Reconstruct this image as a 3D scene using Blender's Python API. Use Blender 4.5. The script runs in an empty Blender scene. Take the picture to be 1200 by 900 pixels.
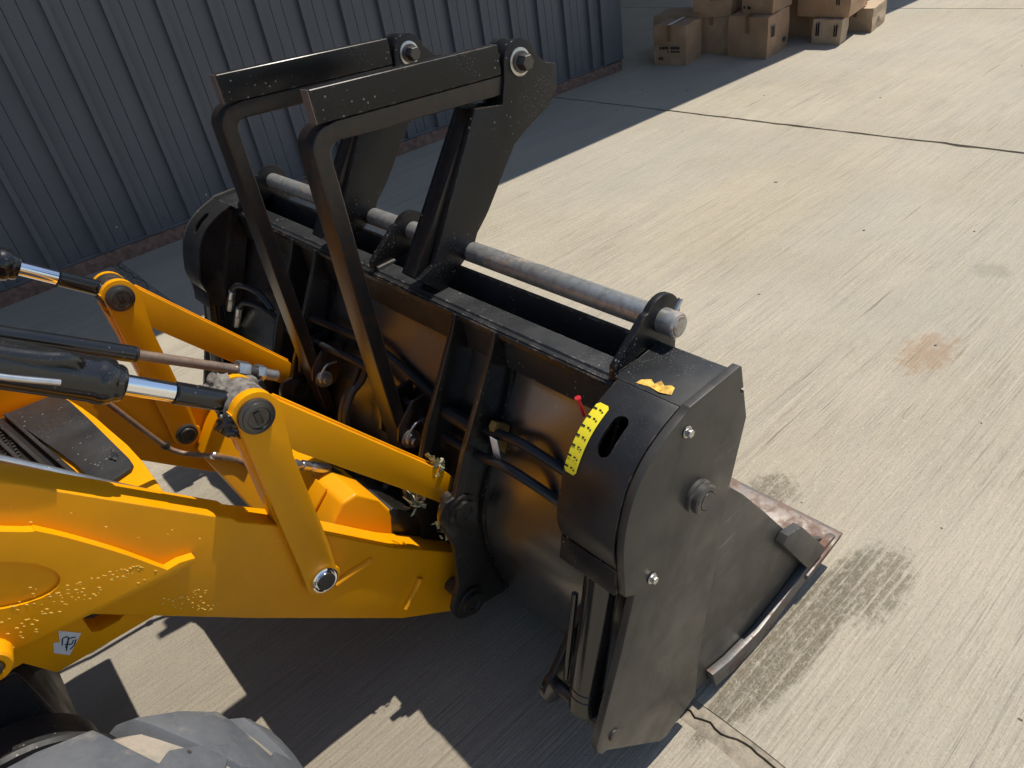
import bpy, bmesh, math, random
from mathutils import Vector, Matrix, noise
R = math.radians
random.seed(7)
S = bpy.context.scene
# ------------------------------------------------------------------ camera
cd = bpy.data.cameras.new("camera"); cam = bpy.data.objects.new("camera", cd); S.collection.objects.link(cam)
cd.sensor_width = 36.0; cd.lens = 25.65; cd.clip_start = 0.02; cd.clip_end = 2000
cam.matrix_world = Matrix(((0.73374397, 0.47216358, -0.48855025, 0), (-0.66376251, 0.34464529, -0.66380641, 0),
                           (-0.14504867, 0.81134529, 0.56628589, 2.0), (0, 0, 0, 1)))
S.camera = cam
# ------------------------------------------------------------------ sky, sun, exposure
SUN = Vector((0.50, -0.06, 1.0)).normalized()
w = bpy.data.worlds.new("World"); S.world = w; w.use_nodes = True
nt = w.node_tree; bg = nt.nodes["Background"]
sky = nt.nodes.new("ShaderNodeTexSky"); sky.sky_type = 'NISHITA'; sky.sun_disc = False
sky.sun_elevation = math.asin(SUN.z); sky.sun_rotation = math.atan2(SUN.x, SUN.y)
sky.air_density = 1.0; sky.dust_density = 0.6; sky.ozone_density = 1.0
nt.links.new(sky.outputs[0], bg.inputs[0]); bg.inputs[1].default_value = 0.115
ld = bpy.data.lights.new("sun", 'SUN'); ld.energy = 4.9; ld.angle = R(0.53); ld.color = (1.0, 0.94, 0.82)
sun = bpy.data.objects.new("sun", ld); S.collection.objects.link(sun)
sun.rotation_euler = SUN.to_track_quat('Z', 'Y').to_euler(); sun.location = (3, 0, 6)
S.view_settings.view_transform = 'Standard'; S.view_settings.look = 'None'; S.view_settings.gamma = 1
S.view_settings.exposure = 0.0
S.cycles.max_bounces = 6; S.cycles.diffuse_bounces = 4; S.cycles.glossy_bounces = 4
# ------------------------------------------------------------------ material helpers
class NT:
    def __init__(s, name):
        s.m = bpy.data.materials.new(name); s.m.use_nodes = True
        s.t = s.m.node_tree; s.b = s.t.nodes["Principled BSDF"]; s.co = s.n("ShaderNodeTexCoord").outputs["Object"]
    def n(s, k, **kw):
        x = s.t.nodes.new(k)
        for a, v in kw.items(): setattr(x, a, v)
        return x
    def l(s, a, b): s.t.links.new(a, b)
    def mapv(s, sc, loc=(0, 0, 0), rot=(0, 0, 0), src=None):
        x = s.n("ShaderNodeMapping"); x.inputs["Scale"].default_value = sc; x.inputs["Location"].default_value = loc
        x.inputs["Rotation"].default_value = rot; s.l(src or s.co, x.inputs["Vector"]); return x.outputs[0]
    def noise(s, scale, detail=4, rough=.6, vec=None, dist=0):
        x = s.n("ShaderNodeTexNoise"); x.inputs["Scale"].default_value = scale; x.inputs["Detail"].default_value = detail
        x.inputs["Roughness"].default_value = rough; x.inputs["Distortion"].default_value = dist
        s.l(vec or s.co, x.inputs["Vector"]); return x.outputs["Fac"]
    def ramp(s, fac, lo, hi, a=0.0, b=1.0):
        x = s.n("ShaderNodeMapRange"); x.inputs[1].default_value = lo; x.inputs[2].default_value = hi
        x.inputs[3].default_value = a; x.inputs[4].default_value = b; x.interpolation_type = 'SMOOTHSTEP'
        s.l(fac, x.inputs[0]); return x.outputs[0]
    def mix(s, fac, a, b, mode='MIX'):
        x = s.n("ShaderNodeMix", data_type='RGBA', blend_type=mode)
        if isinstance(fac, (int, float)): x.inputs[0].default_value = fac
        else: s.l(fac, x.inputs[0])
        for i, v in ((6, a), (7, b)):
            if isinstance(v, tuple): x.inputs[i].default_value = (*v, 1)
            else: s.l(v, x.inputs[i])
        return x.outputs[2]
    def math(s, op, a, b=0.0):
        x = s.n("ShaderNodeMath", operation=op)
        for i, v in ((0, a), (1, b)):
            if isinstance(v, (int, float)): x.inputs[i].default_value = v
            else: s.l(v, x.inputs[i])
        return x.outputs[0]
    def bump(s, h, strength=.3, dist=.01):
        x = s.n("ShaderNodeBump"); x.inputs["Strength"].default_value = strength; x.inputs["Distance"].default_value = dist
        s.l(h, x.inputs["Height"]); s.l(x.outputs[0], s.b.inputs["Normal"]); return x
    def set(s, **kw):
        names = dict(col="Base Color", rough="Roughness", metal="Metallic", coat="Coat Weight", coatr="Coat Roughness", spec="Specular IOR Level")
        for k, v in kw.items():
            i = s.b.inputs[names[k]]
            if isinstance(v, tuple): i.default_value = (*v, 1)
            elif isinstance(v, (int, float)): i.default_value = v
            else: s.l(v, i)
        return s.m
def paint(name, col, rough, dirt=(.30, .26, .2), specks=.0, dust=.25, coat=.0, coatior=1.5, spec=.5, wear=None, wearcol=(.18, .12, .08)):
    k = NT(name)
    d = k.ramp(k.noise(3.2, 6, .65), .45, .8, 0, dust)
    c = k.mix(d, col, dirt)
    c = k.mix(k.ramp(k.noise(11, 4), .3, .75, .0, .25), c, tuple(v * .75 for v in col))
    if specks:
        v = k.n("ShaderNodeTexVoronoi"); v.inputs["Scale"].default_value = 55; k.l(k.co, v.inputs["Vector"])
        m = k.math('MULTIPLY', k.ramp(v.outputs["Distance"], .10, .16, 1, 0), k.ramp(k.noise(9, 3), .50, .60))
        c = k.mix(k.math('MULTIPLY', m, specks), c, (.42, .42, .42))
        v = k.n("ShaderNodeTexVoronoi"); v.inputs["Scale"].default_value = 150; k.l(k.mapv((1, 1, 1), (3, 5, 2)), v.inputs["Vector"])
        m = k.math('MULTIPLY', k.ramp(v.outputs["Distance"], .18, .30, 1, 0), k.ramp(k.noise(5, 4, .7), .50, .64))
        c = k.mix(k.math('MULTIPLY', m, specks * .5), c, (.30, .30, .30))
    r = k.ramp(k.noise(7, 5), .3, .75, rough * .75, min(1, rough * 1.5))
    if wear:
        bv = k.n("ShaderNodeBevel", samples=4); bv.inputs["Radius"].default_value = .006
        g = k.n("ShaderNodeNewGeometry")
        dt = k.n("ShaderNodeVectorMath", operation='DOT_PRODUCT'); k.l(bv.outputs[0], dt.inputs[0]); k.l(g.outputs["Normal"], dt.inputs[1])
        e = k.ramp(dt.outputs["Value"], .93, .995, 1, 0)
        e = k.math('MULTIPLY', e, k.ramp(k.noise(26, 5, .7), .5, .62, 0, wear))
        c = k.mix(e, c, wearcol)
    k.bump(k.noise(160, 2), .06, .002)
    k.b.inputs['Coat IOR'].default_value = coatior
    return k.set(col=c, rough=r, coat=coat, coatr=.12 if coatior < 1.6 else .26, spec=spec)
M = {}
M['yellow'] = paint("yellow_paint", (.82, .335, .0), .38, dust=.16, coat=.05, spec=.22, dirt=(.34, .20, .06), specks=.0, wear=.5, wearcol=(.35, .17, .02))
M['black'] = paint("black_paint", (.009, .009, .010), .30, dirt=(.04, .037, .034), dust=.2, specks=.55, spec=.35, wear=.6)
M['guard'] = paint("satin_guard_paint", (.016, .0155, .016), .34, dirt=(.045, .043, .04), dust=.3, specks=.12, wear=.6)
M['blackgloss'] = paint("gloss_black_paint", (.010, .010, .011), .2, dirt=(.05, .045, .04), dust=.25, specks=.2, coat=.3)
M['beam'] = paint("dusty_black_paint", (.020, .021, .023), .40, dirt=(.060, .060, .063), dust=.5, spec=.35, specks=.5, wear=.7, wearcol=(.3, .28, .26))
M['moldblack'] = paint("satin_black_paint", (.012, .011, .010), .36, coat=.4, spec=.5, dirt=(.04, .035, .03), dust=.3, specks=.25)
M['cheek'] = paint("scuffed_dark_steel_paint", (.050, .047, .044), .38, dirt=(.13, .125, .115), dust=.55, specks=.3, wear=.7, wearcol=(.25, .2, .16))
M['mold'] = paint("gloss_bucket_back_paint", (.012, .011, .010), .34, coat=1.0, coatior=2.1, spec=1.0, dirt=(.04, .035, .03), dust=.3, specks=.15)
M['plastic'] = paint("black_plastic", (.02, .02, .021), .5, dirt=(.08, .075, .07), dust=.3, specks=.4)
M['rubber'] = paint("black_rubber_hose", (.014, .014, .015), .42, dirt=(.05, .05, .05), dust=.3)
def _scratched():
    k = NT("scratched_cheek_paint")
    c = k.mix(k.ramp(k.noise(2.4, 6, .65), .35, .75), (.040, .037, .033), (.085, .080, .070))
    sc = k.noise(1.0, 5, .7, k.mapv((7, 1, 110), rot=(0, R(-38), 0)))
    m = k.math('MULTIPLY', k.ramp(sc, .57, .64), k.ramp(k.noise(3.5, 3, vec=k.mapv((1, 1, 1), (3, 1, 2))), .53, .66))
    c = k.mix(k.math('MULTIPLY', m, .38), c, (.26, .24, .22))
    rst = k.ramp(k.noise(8, 6, .75, k.mapv((1, 1, 1), (9, 4, 2))), .66, .76, 0, .7)
    c = k.mix(rst, c, (.13, .06, .035))
    k.bump(k.noise(60, 4), .08, .003)
    return k.set(col=c, rough=k.ramp(k.noise(9, 5), .3, .75, .26, .5))
M['cheekscr'] = _scratched()
def _rusty(name, base, rust, lo, hi, metal, rough=.4, stretch=(1, 1, 1)):
    k = NT(name)
    m = k.ramp(k.noise(9, 6, .7, k.mapv(stretch)), lo, hi)
    c = k.mix(m, base, rust)
    c = k.mix(k.ramp(k.noise(45, 4), .4, .7, 0, .35), c, tuple(v * .6 for v in rust))
    k.bump(k.noise(90, 5), .15, .003)
    return k.set(col=c, rough=k.ramp(m, 0, 1, rough, .8), metal=k.ramp(m, 0, 1, metal, 0.1))
M['galv'] = _rusty("zinc_plated_bar", (.50, .51, .50), (.26, .15, .085), .52, .70, .70, .31, (1, .5, 1))
M['rust'] = _rusty("rusty_cutting_edge_steel", (.17, .155, .145), (.18, .10, .068), .38, .70, .4)
M['wornsteel'] = _rusty("worn_bare_steel", (.34, .33, .32), (.20, .11, .07), .55, .72, .7, .38)
M['railsteel'] = _rusty("scraped_grey_rail_steel", (.13, .13, .13), (.19, .095, .06), .50, .68, .35, .42)
M['rustrod'] = _rusty("surface_rusted_rod", (.27, .205, .16), (.17, .095, .06), .40, .7, .5, .38)
M['orangeblack'] = _rusty("black_paint_rust_and_orange_reflection", (.013, .012, .012), (.10, .038, .014), .64, .9, .0, .30, (1, 1, .25))  # orange patches paint in the yellow machine's reflection, along with sparse rust
M['steel'] = _rusty("zinc_steel", (.55, .54, .52), (.25, .18, .12), .62, .8, .9, .3)
M['pinsteel'] = _rusty("dark_pin_steel", (.10, .095, .09), (.12, .07, .04), .5, .75, .7, .36)
def plain(name, col, rough=.5, metal=0.0, var=.15, sc=8):
    k = NT(name); c = k.mix(k.ramp(k.noise(sc, 4), .3, .7), tuple(v * (1 - var) for v in col), tuple(min(1, v * (1 + var)) for v in col))
    return k.set(col=c, rough=rough, metal=metal)
M['chrome'] = plain("chrome_rod", (.86, .87, .9), .07, 1.0, .03)
M['silver'] = plain("silver_fitting", (.6, .61, .63), .28, .9, .1, 40)
M['white'] = plain("white_plastic", (.75, .74, .71), .45)
M['ink'] = plain("black_ink", (.01, .01, .012), .6)
M['decal'] = plain("yellow_decal", (.85, .72, .03), .4, 0, .06)
M['clamp'] = plain('brown_clamp', (.22, .13, .03), .45)
M['red'] = plain("red_pointer", (.55, .02, .03), .4)
M['torn'] = plain("torn_orange_decal", (.75, .42, .06), .55, 0, .45, 70)
M['wrap'] = plain("torn_pale_wrapping", (.34, .35, .22), .75, 0, .5, 60)
M['gaiter'] = plain("grey_dusty_gaiter", (.17, .15, .13), .85, 0, .45, 60)
M['mesh'] = plain("grille_mesh_black", (.012, .012, .013), .5)
M['wetdrop'] = NT("dew_droplet").set(col=(.9, .55, .08), rough=.05, spec=.9, coat=1.0)
M['brick'] = plain("red_brown_brick_plinth", (.18, .105, .08), .85, 0, .35, 25)
def _conc():
    k = NT("brushed_concrete")
    fine = k.noise(1.0, 4, .7, k.mapv((1.5, 115, 1)), .25)
    mid = k.noise(1.0, 5, .7, k.mapv((.7, 48, 1)), .2)
    coarse = k.noise(1.0, 4, .65, k.mapv((.35, 9, 1)))
    blot = k.noise(.8, 6, .62); blot2 = k.noise(2.7, 6, .7, k.mapv((1, 1, 1), (7, 3, 0)))
    patch = k.ramp(k.noise(1.1, 4, .6, k.mapv((1, 1.6, 1), (2, 5, 0))), .38, .62, .08, 1)   # where the broom bit deeper
    grain = k.noise(120, 3, .8); grain2 = k.noise(62, 4, .8, k.mapv((.6, 1, 1), (3, 3, 0)))
    c = k.mix(k.ramp(blot, .3, .7), (.445, .390, .300), (.520, .460, .362))
    c = k.mix(k.ramp(coarse, .40, .66, 0, .50), c, (.405, .365, .300))
    c = k.mix(k.math('MULTIPLY', k.ramp(mid, .50, .68, 0, .50), patch), c, (.27, .235, .185))
    c = k.mix(k.math('MULTIPLY', k.ramp(fine, .52, .68, 0, .70), patch), c, (.20, .170, .130))
    c = k.mix(k.math('MULTIPLY', k.ramp(fine, .30, .44, .7, 0), patch), c, (.66, .60, .49))
    c = k.mix(k.ramp(grain, .54, .66, 0, .55), c, (.22, .19, .145))
    c = k.mix(k.ramp(grain2, .56, .68, 0, .55), c, (.62, .565, .46))
    c = k.mix(k.ramp(blot2, .58, .76, 0, .35), c, (.30, .265, .21))
    scr = k.noise(1.0, 3, .6, k.mapv((1.1, 62, 1), (5, 2, 0)))
    c = k.mix(k.math('MULTIPLY', k.ramp(scr, .67, .71), .7), c, (.10, .08, .06))
    c = k.mix(k.ramp(k.noise(.55, 5, .6, k.mapv((1, 1, 1), (11, 2, 0))), .42, .66, 0, .45), c, (.40, .375, .325))
    sp = k.n("ShaderNodeTexVoronoi"); sp.inputs["Scale"].default_value = 3.1; k.l(k.mapv((1, 1.3, 1)), sp.inputs["Vector"])
    c = k.mix(k.ramp(sp.outputs["Distance"], .012, .022, .6, 0), c, (.10, .09, .08))
    sx = k.n("ShaderNodeSeparateXYZ"); k.l(k.co, sx.inputs[0]); X, Y = sx.outputs[0], sx.outputs[1]
    def blob(cx, cy, rx, ry, r0=.5, r1=1.1, ns=9, amp=.9):
        a = k.math('POWER', k.math('DIVIDE', k.math('SUBTRACT', X, cx), rx), 2.0)
        b = k.math('POWER', k.math('DIVIDE', k.math('SUBTRACT', Y, cy), ry), 2.0)
        nn = k.math('MULTIPLY', k.math('SUBTRACT', k.noise(ns, 5, .7), .5), amp)
        return k.ramp(k.math('ADD', k.math('ADD', a, b), nn), r0, r1, 1, 0)
    # rust stain, grey spot, broad darker area around the loader arms, tan area
    st = k.math('MULTIPLY', blob(3.02, .98, .22, .12, .1, 1.0, 16, 4.0), .40)
    c = k.mix(st, c, (.34, .17, .075))
    st = k.math('MULTIPLY', blob(3.9, 1.05, .10, .10, .1, 1.2, 14, 2.2), .28)
    c = k.mix(st, c, (.17, .16, .14))
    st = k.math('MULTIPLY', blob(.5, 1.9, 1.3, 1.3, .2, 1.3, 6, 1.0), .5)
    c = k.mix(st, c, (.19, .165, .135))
    tan = k.math('MULTIPLY', blob(4.2, 2.5, 1.2, .5, .1, 1.3, 3, 2.0), .22)
    c = k.mix(tan, c, (.47, .38, .25))
    # water run off in front of the bucket lip
    stripes = k.noise(1.0, 4, .7, k.mapv((1.8, 70, 1), (1, 5, 0)))
    w1 = k.math('MAXIMUM', blob(1.40, .625, .46, .085, .45, 1.15, 16, 1.3), k.math('MULTIPLY', blob(1.68, .555, .20, .10, .2, 1.3, 24, 2.6), .85))
    w2 = k.math('MULTIPLY', blob(1.84, 1.02, .13, .10, .2, 1.1, 22, 2.4), .7)
    w3 = blob(1.20, .655, .36, .055, .45, 1.15, 12, 1.0)
    wm = k.math('MAXIMUM', k.math('MAXIMUM', w1, w2), w3)
    wet = k.math('MULTIPLY', k.math('MULTIPLY', wm, k.ramp(stripes, .38, .56, .2, 1)), k.ramp(grain2, .60, .42, .45, 1))
    c = k.mix(k.math('MULTIPLY', wet, .62), c, (.36, .31, .21), 'MULTIPLY')
    rough = k.ramp(wet, .12, .42, .88, .10)
    h = k.math('ADD', k.math('MULTIPLY', fine, 1.0), k.math('ADD', k.math('MULTIPLY', mid, .9), k.math('MULTIPLY', grain, k.math('ADD', .5, k.math('MULTIPLY', wet, 1.2)))))
    k.bump(h, .9, .009)
    return k.set(col=c, rough=rough)
M['concrete'] = _conc()
def _filler():
    k = NT("aged_joint_mortar")
    c = k.mix(k.ramp(k.noise(20, 6, .75), .35, .7), (.36, .31, .24), (.17, .145, .115))
    k.bump(k.noise(50, 6, .8), .6, .01)
    return k.set(col=c, rough=.9)
M['filler'] = _filler()
def _clad():
    k = NT("slate_blue_cladding")
    c = k.mix(k.ramp(k.noise(1.2, 5), .3, .7), (.080, .088, .104), (.098, .105, .120))
    c = k.mix(k.ramp(k.noise(1.0, 5, .7, k.mapv((24, 24, 1.2))), .5, .8, 0, .35), c, (.15, .155, .16))
    sx = k.n("ShaderNodeSeparateXYZ"); k.l(k.co, sx.inputs[0])
    low = k.math('MULTIPLY', k.ramp(sx.outputs[2], .1, .7, 1, 0), k.ramp(k.noise(5, 5, .7), .35, .7))
    c = k.mix(k.math('MULTIPLY', low, .35), c, (.17, .165, .155))
    return k.set(col=c, rough=.42)
M['clad'] = _clad()
def _card(name, a, b):
    k = NT(name)
    c = k.mix(k.ramp(k.noise(4, 5), .3, .7), a, b)
    c = k.mix(k.ramp(k.noise(1.0, 3, vec=k.mapv((90, 90, 2))), .5, .7, 0, .25), c, tuple(v * .6 for v in a))
    k.bump(k.noise(14, 4), .25, .01)
    return k.set(col=c, rough=.8)
M['card'] = _card("brown_cardboard", (.36, .22, .125), (.44, .285, .17))
M['cardpale'] = _card("pale_cardboard", (.42, .31, .20), (.50, .38, .26))
M['tape'] = plain("brown_parcel_tape", (.24, .13, .065), .35)
def _tyre():
    k = NT("dusty_tyre_rubber")
    c = k.mix(k.ramp(k.noise(6, 6, .7), .35, .65), (.065, .074, .088), (.105, .112, .125))
    c = k.mix(k.ramp(k.noise(18, 5, .7), .55, .75, 0, .5), c, (.26, .235, .19))
    k.bump(k.noise(70, 4), .2, .004)
    return k.set(col=c, rough=.75)
M['tyre'] = _tyre()
def _tyreb():
    k = NT("sandy_tyre_groove")
    c = k.mix(k.ramp(k.noise(12, 6, .7), .35, .65), (.36, .31, .25), (.24, .22, .19))
    k.bump(k.noise(60, 5), .3, .006)
    return k.set(col=c, rough=.9)
M['tyreg'] = _tyreb()
M['soffit'] = plain("grey_soffit", (.16, .165, .17), .7)
M['darkwall'] = plain("dark_bay_wall", (.10, .105, .11), .8)
# ------------------------------------------------------------------ object helpers
def fin(name, bm, mat, parent=None, smooth=35, label=None):
    me = bpy.data.meshes.new(name); bmesh.ops.recalc_face_normals(bm, faces=bm.faces[:]); bm.to_mesh(me); bm.free()
    me.materials.append(M[mat] if isinstance(mat, str) else mat)
    if smooth:
        me.polygons.foreach_set('use_smooth', [True] * len(me.polygons)); me.set_sharp_from_angle(angle=R(smooth))
    o = bpy.data.objects.new(name, me); S.collection.objects.link(o)
    if parent is not None:
        o.parent = parent
        q = parent
        off = Vector((0, 0, 0))
        while q is not None: off += Vector(q.location); q = q.parent
        o.location = -off
    if label: o['label'] = label
    return o
def thing(name, loc, label, cat, group=None):
    o = bpy.data.objects.new(name, None); S.collection.objects.link(o); o.location = loc; o.empty_display_size = .2
    o['label'] = label; o['category'] = cat
    if group: o['group'] = group
    return o
def sharp_bevel(bm, w, seg=2, ang=25):
    if w <= 0: return
    bm.normal_update()
    es = [e for e in bm.edges if len(e.link_faces) == 2 and e.calc_face_angle(0) > R(ang)]
    bmesh.ops.bevel(bm, geom=es, offset=w, segments=seg, profile=.6, affect='EDGES', clamp_overlap=True)
def prism(bm, prof, y0, y1):
    a = [bm.verts.new((x, y0, z)) for x, z in prof]; b = [bm.verts.new((x, y1, z)) for x, z in prof]
    n = len(prof); bm.faces.new(a); bm.faces.new(b[::-1])
    for i in range(n): bm.faces.new((a[i], b[i], b[(i + 1) % n], a[(i + 1) % n]))
def ext(name, prof, y0, y1, mat, parent=None, bev=.002, label=None, seg=2):
    bm = bmesh.new(); prism(bm, prof, y0, y1); bmesh.ops.recalc_face_normals(bm, faces=bm.faces[:]); sharp_bevel(bm, bev, seg)
    return fin(name, bm, mat, parent, label=label)
def boxm(bm, lo, hi, mtx=None):
    vs = bmesh.ops.create_cube(bm, size=1)['verts']
    for v in vs:
        v.co = Vector(((lo[i] + hi[i]) / 2 + v.co[i] * (hi[i] - lo[i]) for i in range(3)))
        if mtx: v.co = mtx @ v.co
    return vs
def box(name, lo, hi, mat, parent=None, bev=.002, mtx=None, label=None):
    bm = bmesh.new(); boxm(bm, lo, hi, mtx); sharp_bevel(bm, bev)
    return fin(name, bm, mat, parent, label=label)
def frame(d):
    d = Vector(d).normalized(); u = d.cross(Vector((0, 0, 1)) if abs(d.z) < .9 else Vector((1, 0, 0))).normalized()
    return d, u, d.cross(u)
def lathe(bm, p0, p1, prof, seg=28):
    """prof: list of (distance along the axis from p0, radius)"""
    p0 = Vector(p0); d, u, v = frame(Vector(p1) - p0); rings = []
    for t, r in prof:
        if r <= 1e-6: rings.append([bm.verts.new(p0 + d * t)])
        else: rings.append([bm.verts.new(p0 + d * t + (u * math.cos(a) + v * math.sin(a)) * r) for a in (2 * math.pi * i / seg for i in range(seg))])
    for a, b in zip(rings, rings[1:]):
        for i in range(seg):
            j = (i + 1) % seg
            if len(a) == 1 and len(b) == 1: continue
            if len(a) == 1: bm.faces.new((a[0], b[i], b[j]))
            elif len(b) == 1: bm.faces.new((a[i], b[0], a[j]))
            else: bm.faces.new((a[i], b[i], b[j], a[j]))
def rod(name, p0, p1, r, mat, parent=None, c=.003, seg=28, label=None):
    L = (Vector(p1) - Vector(p0)).length; bm = bmesh.new()
    lathe(bm, p0, p1, [(0, 0), (0, r - c), (c, r), (L - c, r), (L, r - c), (L, 0)], seg)
    return fin(name, bm, mat, parent, label=label)
def turned(name, p0, p1, prof, mat, parent=None, seg=32, label=None):
    bm = bmesh.new(); lathe(bm, p0, p1, prof, seg); return fin(name, bm, mat, parent, label=label)
def spline(pts, n=8):
    P = [Vector(p) for p in pts]; P = [P[0] * 2 - P[1]] + P + [P[-1] * 2 - P[-2]]; out = []
    for i in range(1, len(P) - 2):
        for k in range(n):
            t = k / n; a, b, c, d = P[i - 1:i + 3]
            out.append(.5 * ((2 * b) + (c - a) * t + (2 * a - 5 * b + 4 * c - d) * t * t + (3 * b - a - 3 * c + d) * t ** 3))
    out.append(P[-2]); return out
def sweep(bm, pts, r, seg=12, caps=True):
    rings = []; up = None
    for i, p in enumerate(pts):
        d = (pts[min(i + 1, len(pts) - 1)] - pts[max(i - 1, 0)]).normalized()
        if up is None: up = frame(d)[1]
        u = (up - d * up.dot(d)).normalized(); up = u; v = d.cross(u)
        rr = r(i / (len(pts) - 1)) if callable(r) else r
        rings.append([bm.verts.new(p + (u * math.cos(a) + v * math.sin(a)) * rr) for a in (2 * math.pi * k / seg for k in range(seg))])
    for a, b in zip(rings, rings[1:]):
        for i in range(seg): bm.faces.new((a[i], b[i], b[(i + 1) % seg], a[(i + 1) % seg]))
    if caps: bm.faces.new(rings[0]); bm.faces.new(rings[-1][::-1])
def hose(name, pts, r, mat, parent=None, smooth=True, seg=12, label=None):
    bm = bmesh.new(); sweep(bm, spline(pts) if smooth else [Vector(p) for p in pts], r, seg)
    return fin(name, bm, mat, parent, smooth=60, label=label)
def hexa(name, p0, p1, r, mat, parent=None, label=None):
    L = (Vector(p1) - Vector(p0)).length; bm = bmesh.new(); lathe(bm, p0, p1, [(0, 0), (0, r), (L, r), (L, 0)], 6); sharp_bevel(bm, min(.0015, r * .12))
    return fin(name, bm, mat, parent, smooth=25, label=label)
def cut(o, *cutters):
    for c in cutters:
        m = o.modifiers.new("b", 'BOOLEAN'); m.operation = 'DIFFERENCE'; m.object = c; m.solver = 'EXACT'
    bpy.context.view_layer.update()
    dg = bpy.context.evaluated_depsgraph_get(); me = bpy.data.meshes.new_from_object(o.evaluated_get(dg))
    o.modifiers.clear(); old = o.data; o.data = me; me.name = o.name; bpy.data.meshes.remove(old)
    me.set_sharp_from_angle(angle=R(30))
    for c in cutters:
        bpy.data.objects.remove(c)
def tmp(prof, y0, y1):
    bm = bmesh.new(); prism(bm, prof, y0, y1); return fin("cutter", bm, 'black', smooth=0)
def arc(cx, cz, r, a0, a1, n=10, sx=1.0):
    return [(cx + r * sx * math.cos(R(a0 + (a1 - a0) * i / n)), cz + r * math.sin(R(a0 + (a1 - a0) * i / n))) for i in range(n + 1)]
def thick(pts, t):
    """closed profile from an open polyline in the xz plane, thickened to its left by t"""
    P = [Vector(p) for p in pts]; off = []
    for i, p in enumerate(P):
        d = (P[min(i + 1, len(P) - 1)] - P[max(i - 1, 0)]).normalized(); off.append(p + Vector((-d.y, d.x)) * t)
    return [tuple(p) for p in P] + [tuple(p) for p in off[::-1]]
def smooth2(pts, n=6):
    return [(v.x, v.z) for v in spline([(x, 0, z) for x, z in pts], n)]
def copy_tree(o, parent=None, delta=(0, 0, 0)):
    c = o.copy(); S.collection.objects.link(c)
    if parent is not None: c.parent = parent
    c.location = Vector(o.location) + Vector(delta)
    for ch in o.children: copy_tree(ch, c)
    return c
# ================================================================== GROUND
def structure(o): o['kind'] = 'structure'; return o
bm = bmesh.new()
vs = [bm.verts.new(p) for p in ((-400, -400, -.05), (400, -400, -.05), (400, 400, -.05), (-400, 400, -.05))]; bm.faces.new(vs)
structure(fin("ground", bm, 'concrete', smooth=0))
def wob(seed, amp, base, chips=0.0):
    def f(y):
        v = base + noise.fractal(Vector((seed * 7.1, y * 3.7, 0)), .7, 2.3, 6) * amp
        if chips:
            q = noise.noise(Vector((seed * 3.3, y * 5.0, 4.2)))
            if q > .25: v += (q - .25) * chips
        return v
    return f
def strip(name, f0, f1, y0, y1, zt, zb, mat, step=.05):
    n = int((y1 - y0) / step); bm = bmesh.new(); rows = []
    for i in range(n + 1):
        y = y0 + (y1 - y0) * i / n; a, b = f0(y), f1(y)
        rows.append([bm.verts.new((a, y, zb)), bm.verts.new((a, y, zt)), bm.verts.new((b, y, zt)), bm.verts.new((b, y, zb))])
    for p, q in zip(rows, rows[1:]):
        for k in range(3): bm.faces.new((p[k], p[k + 1], q[k + 1], q[k]))
    bm.faces.new(rows[0]); bm.faces.new(rows[-1][::-1])
    return structure(fin(name, bm, mat, smooth=20))
YA, YB = -7.0, 16.0
con = lambda v: (lambda y: v)
strip("concrete_slab", con(-8.05), con(-3.62), YA, YB, 0, -.05, 'concrete', 4)
strip("concrete_slab", con(-3.60), wob(1, .004, .908), YA, YB, 0, -.05, 'concrete')
strip("concrete_slab", wob(2, .004, .985), wob(3, .010, 5.592, -.05), YA, YB, 0, -.05, 'concrete')
strip("concrete_slab", wob(4, .010, 5.624, .06), wob(5, .004, 9.93), YA, YB, 0, -.05, 'concrete')
strip("concrete_slab", wob(6, .004, 9.95), con(14.3), YA, YB, 0, -.05, 'concrete')
strip("concrete_slab", con(14.32), con(18.7), YA, YB, 0, -.05, 'concrete', 4)
strip("joint_mortar", wob(1, .004, .902), wob(8, .040, .950), YA, YB, -.006, -.05, 'filler', .02)
strip("joint_mortar", wob(8, .040, .956), wob(2, .004, .990), YA, YB, -.003, -.05, 'filler', .02)
bm = bmesh.new()
for i in range(45):
    x, y = random.uniform(.8, 9), random.uniform(-.5, 5.2)
    if 1.0 > x or (x < 1.8 and y > .6): continue
    r = random.uniform(.002, .006) * (1 + x * .08)
    mt = Matrix.Translation((x, y, r * .3)) @ Matrix.Rotation(random.random() * 6, 4, 'Z') @ Matrix.Diagonal((r * random.uniform(.8, 2.2), r, r * .5, 1))
    bmesh.ops.create_icosphere(bm, subdivisions=1, radius=1, matrix=mt)
o = fin("grit", bm, plain("dark_grit", (.13, .11, .085), .8)); o['kind'] = 'stuff'; o['label'] = 'loose dark grit crumbs scattered on the pale concrete'; o['category'] = 'grit'
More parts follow.
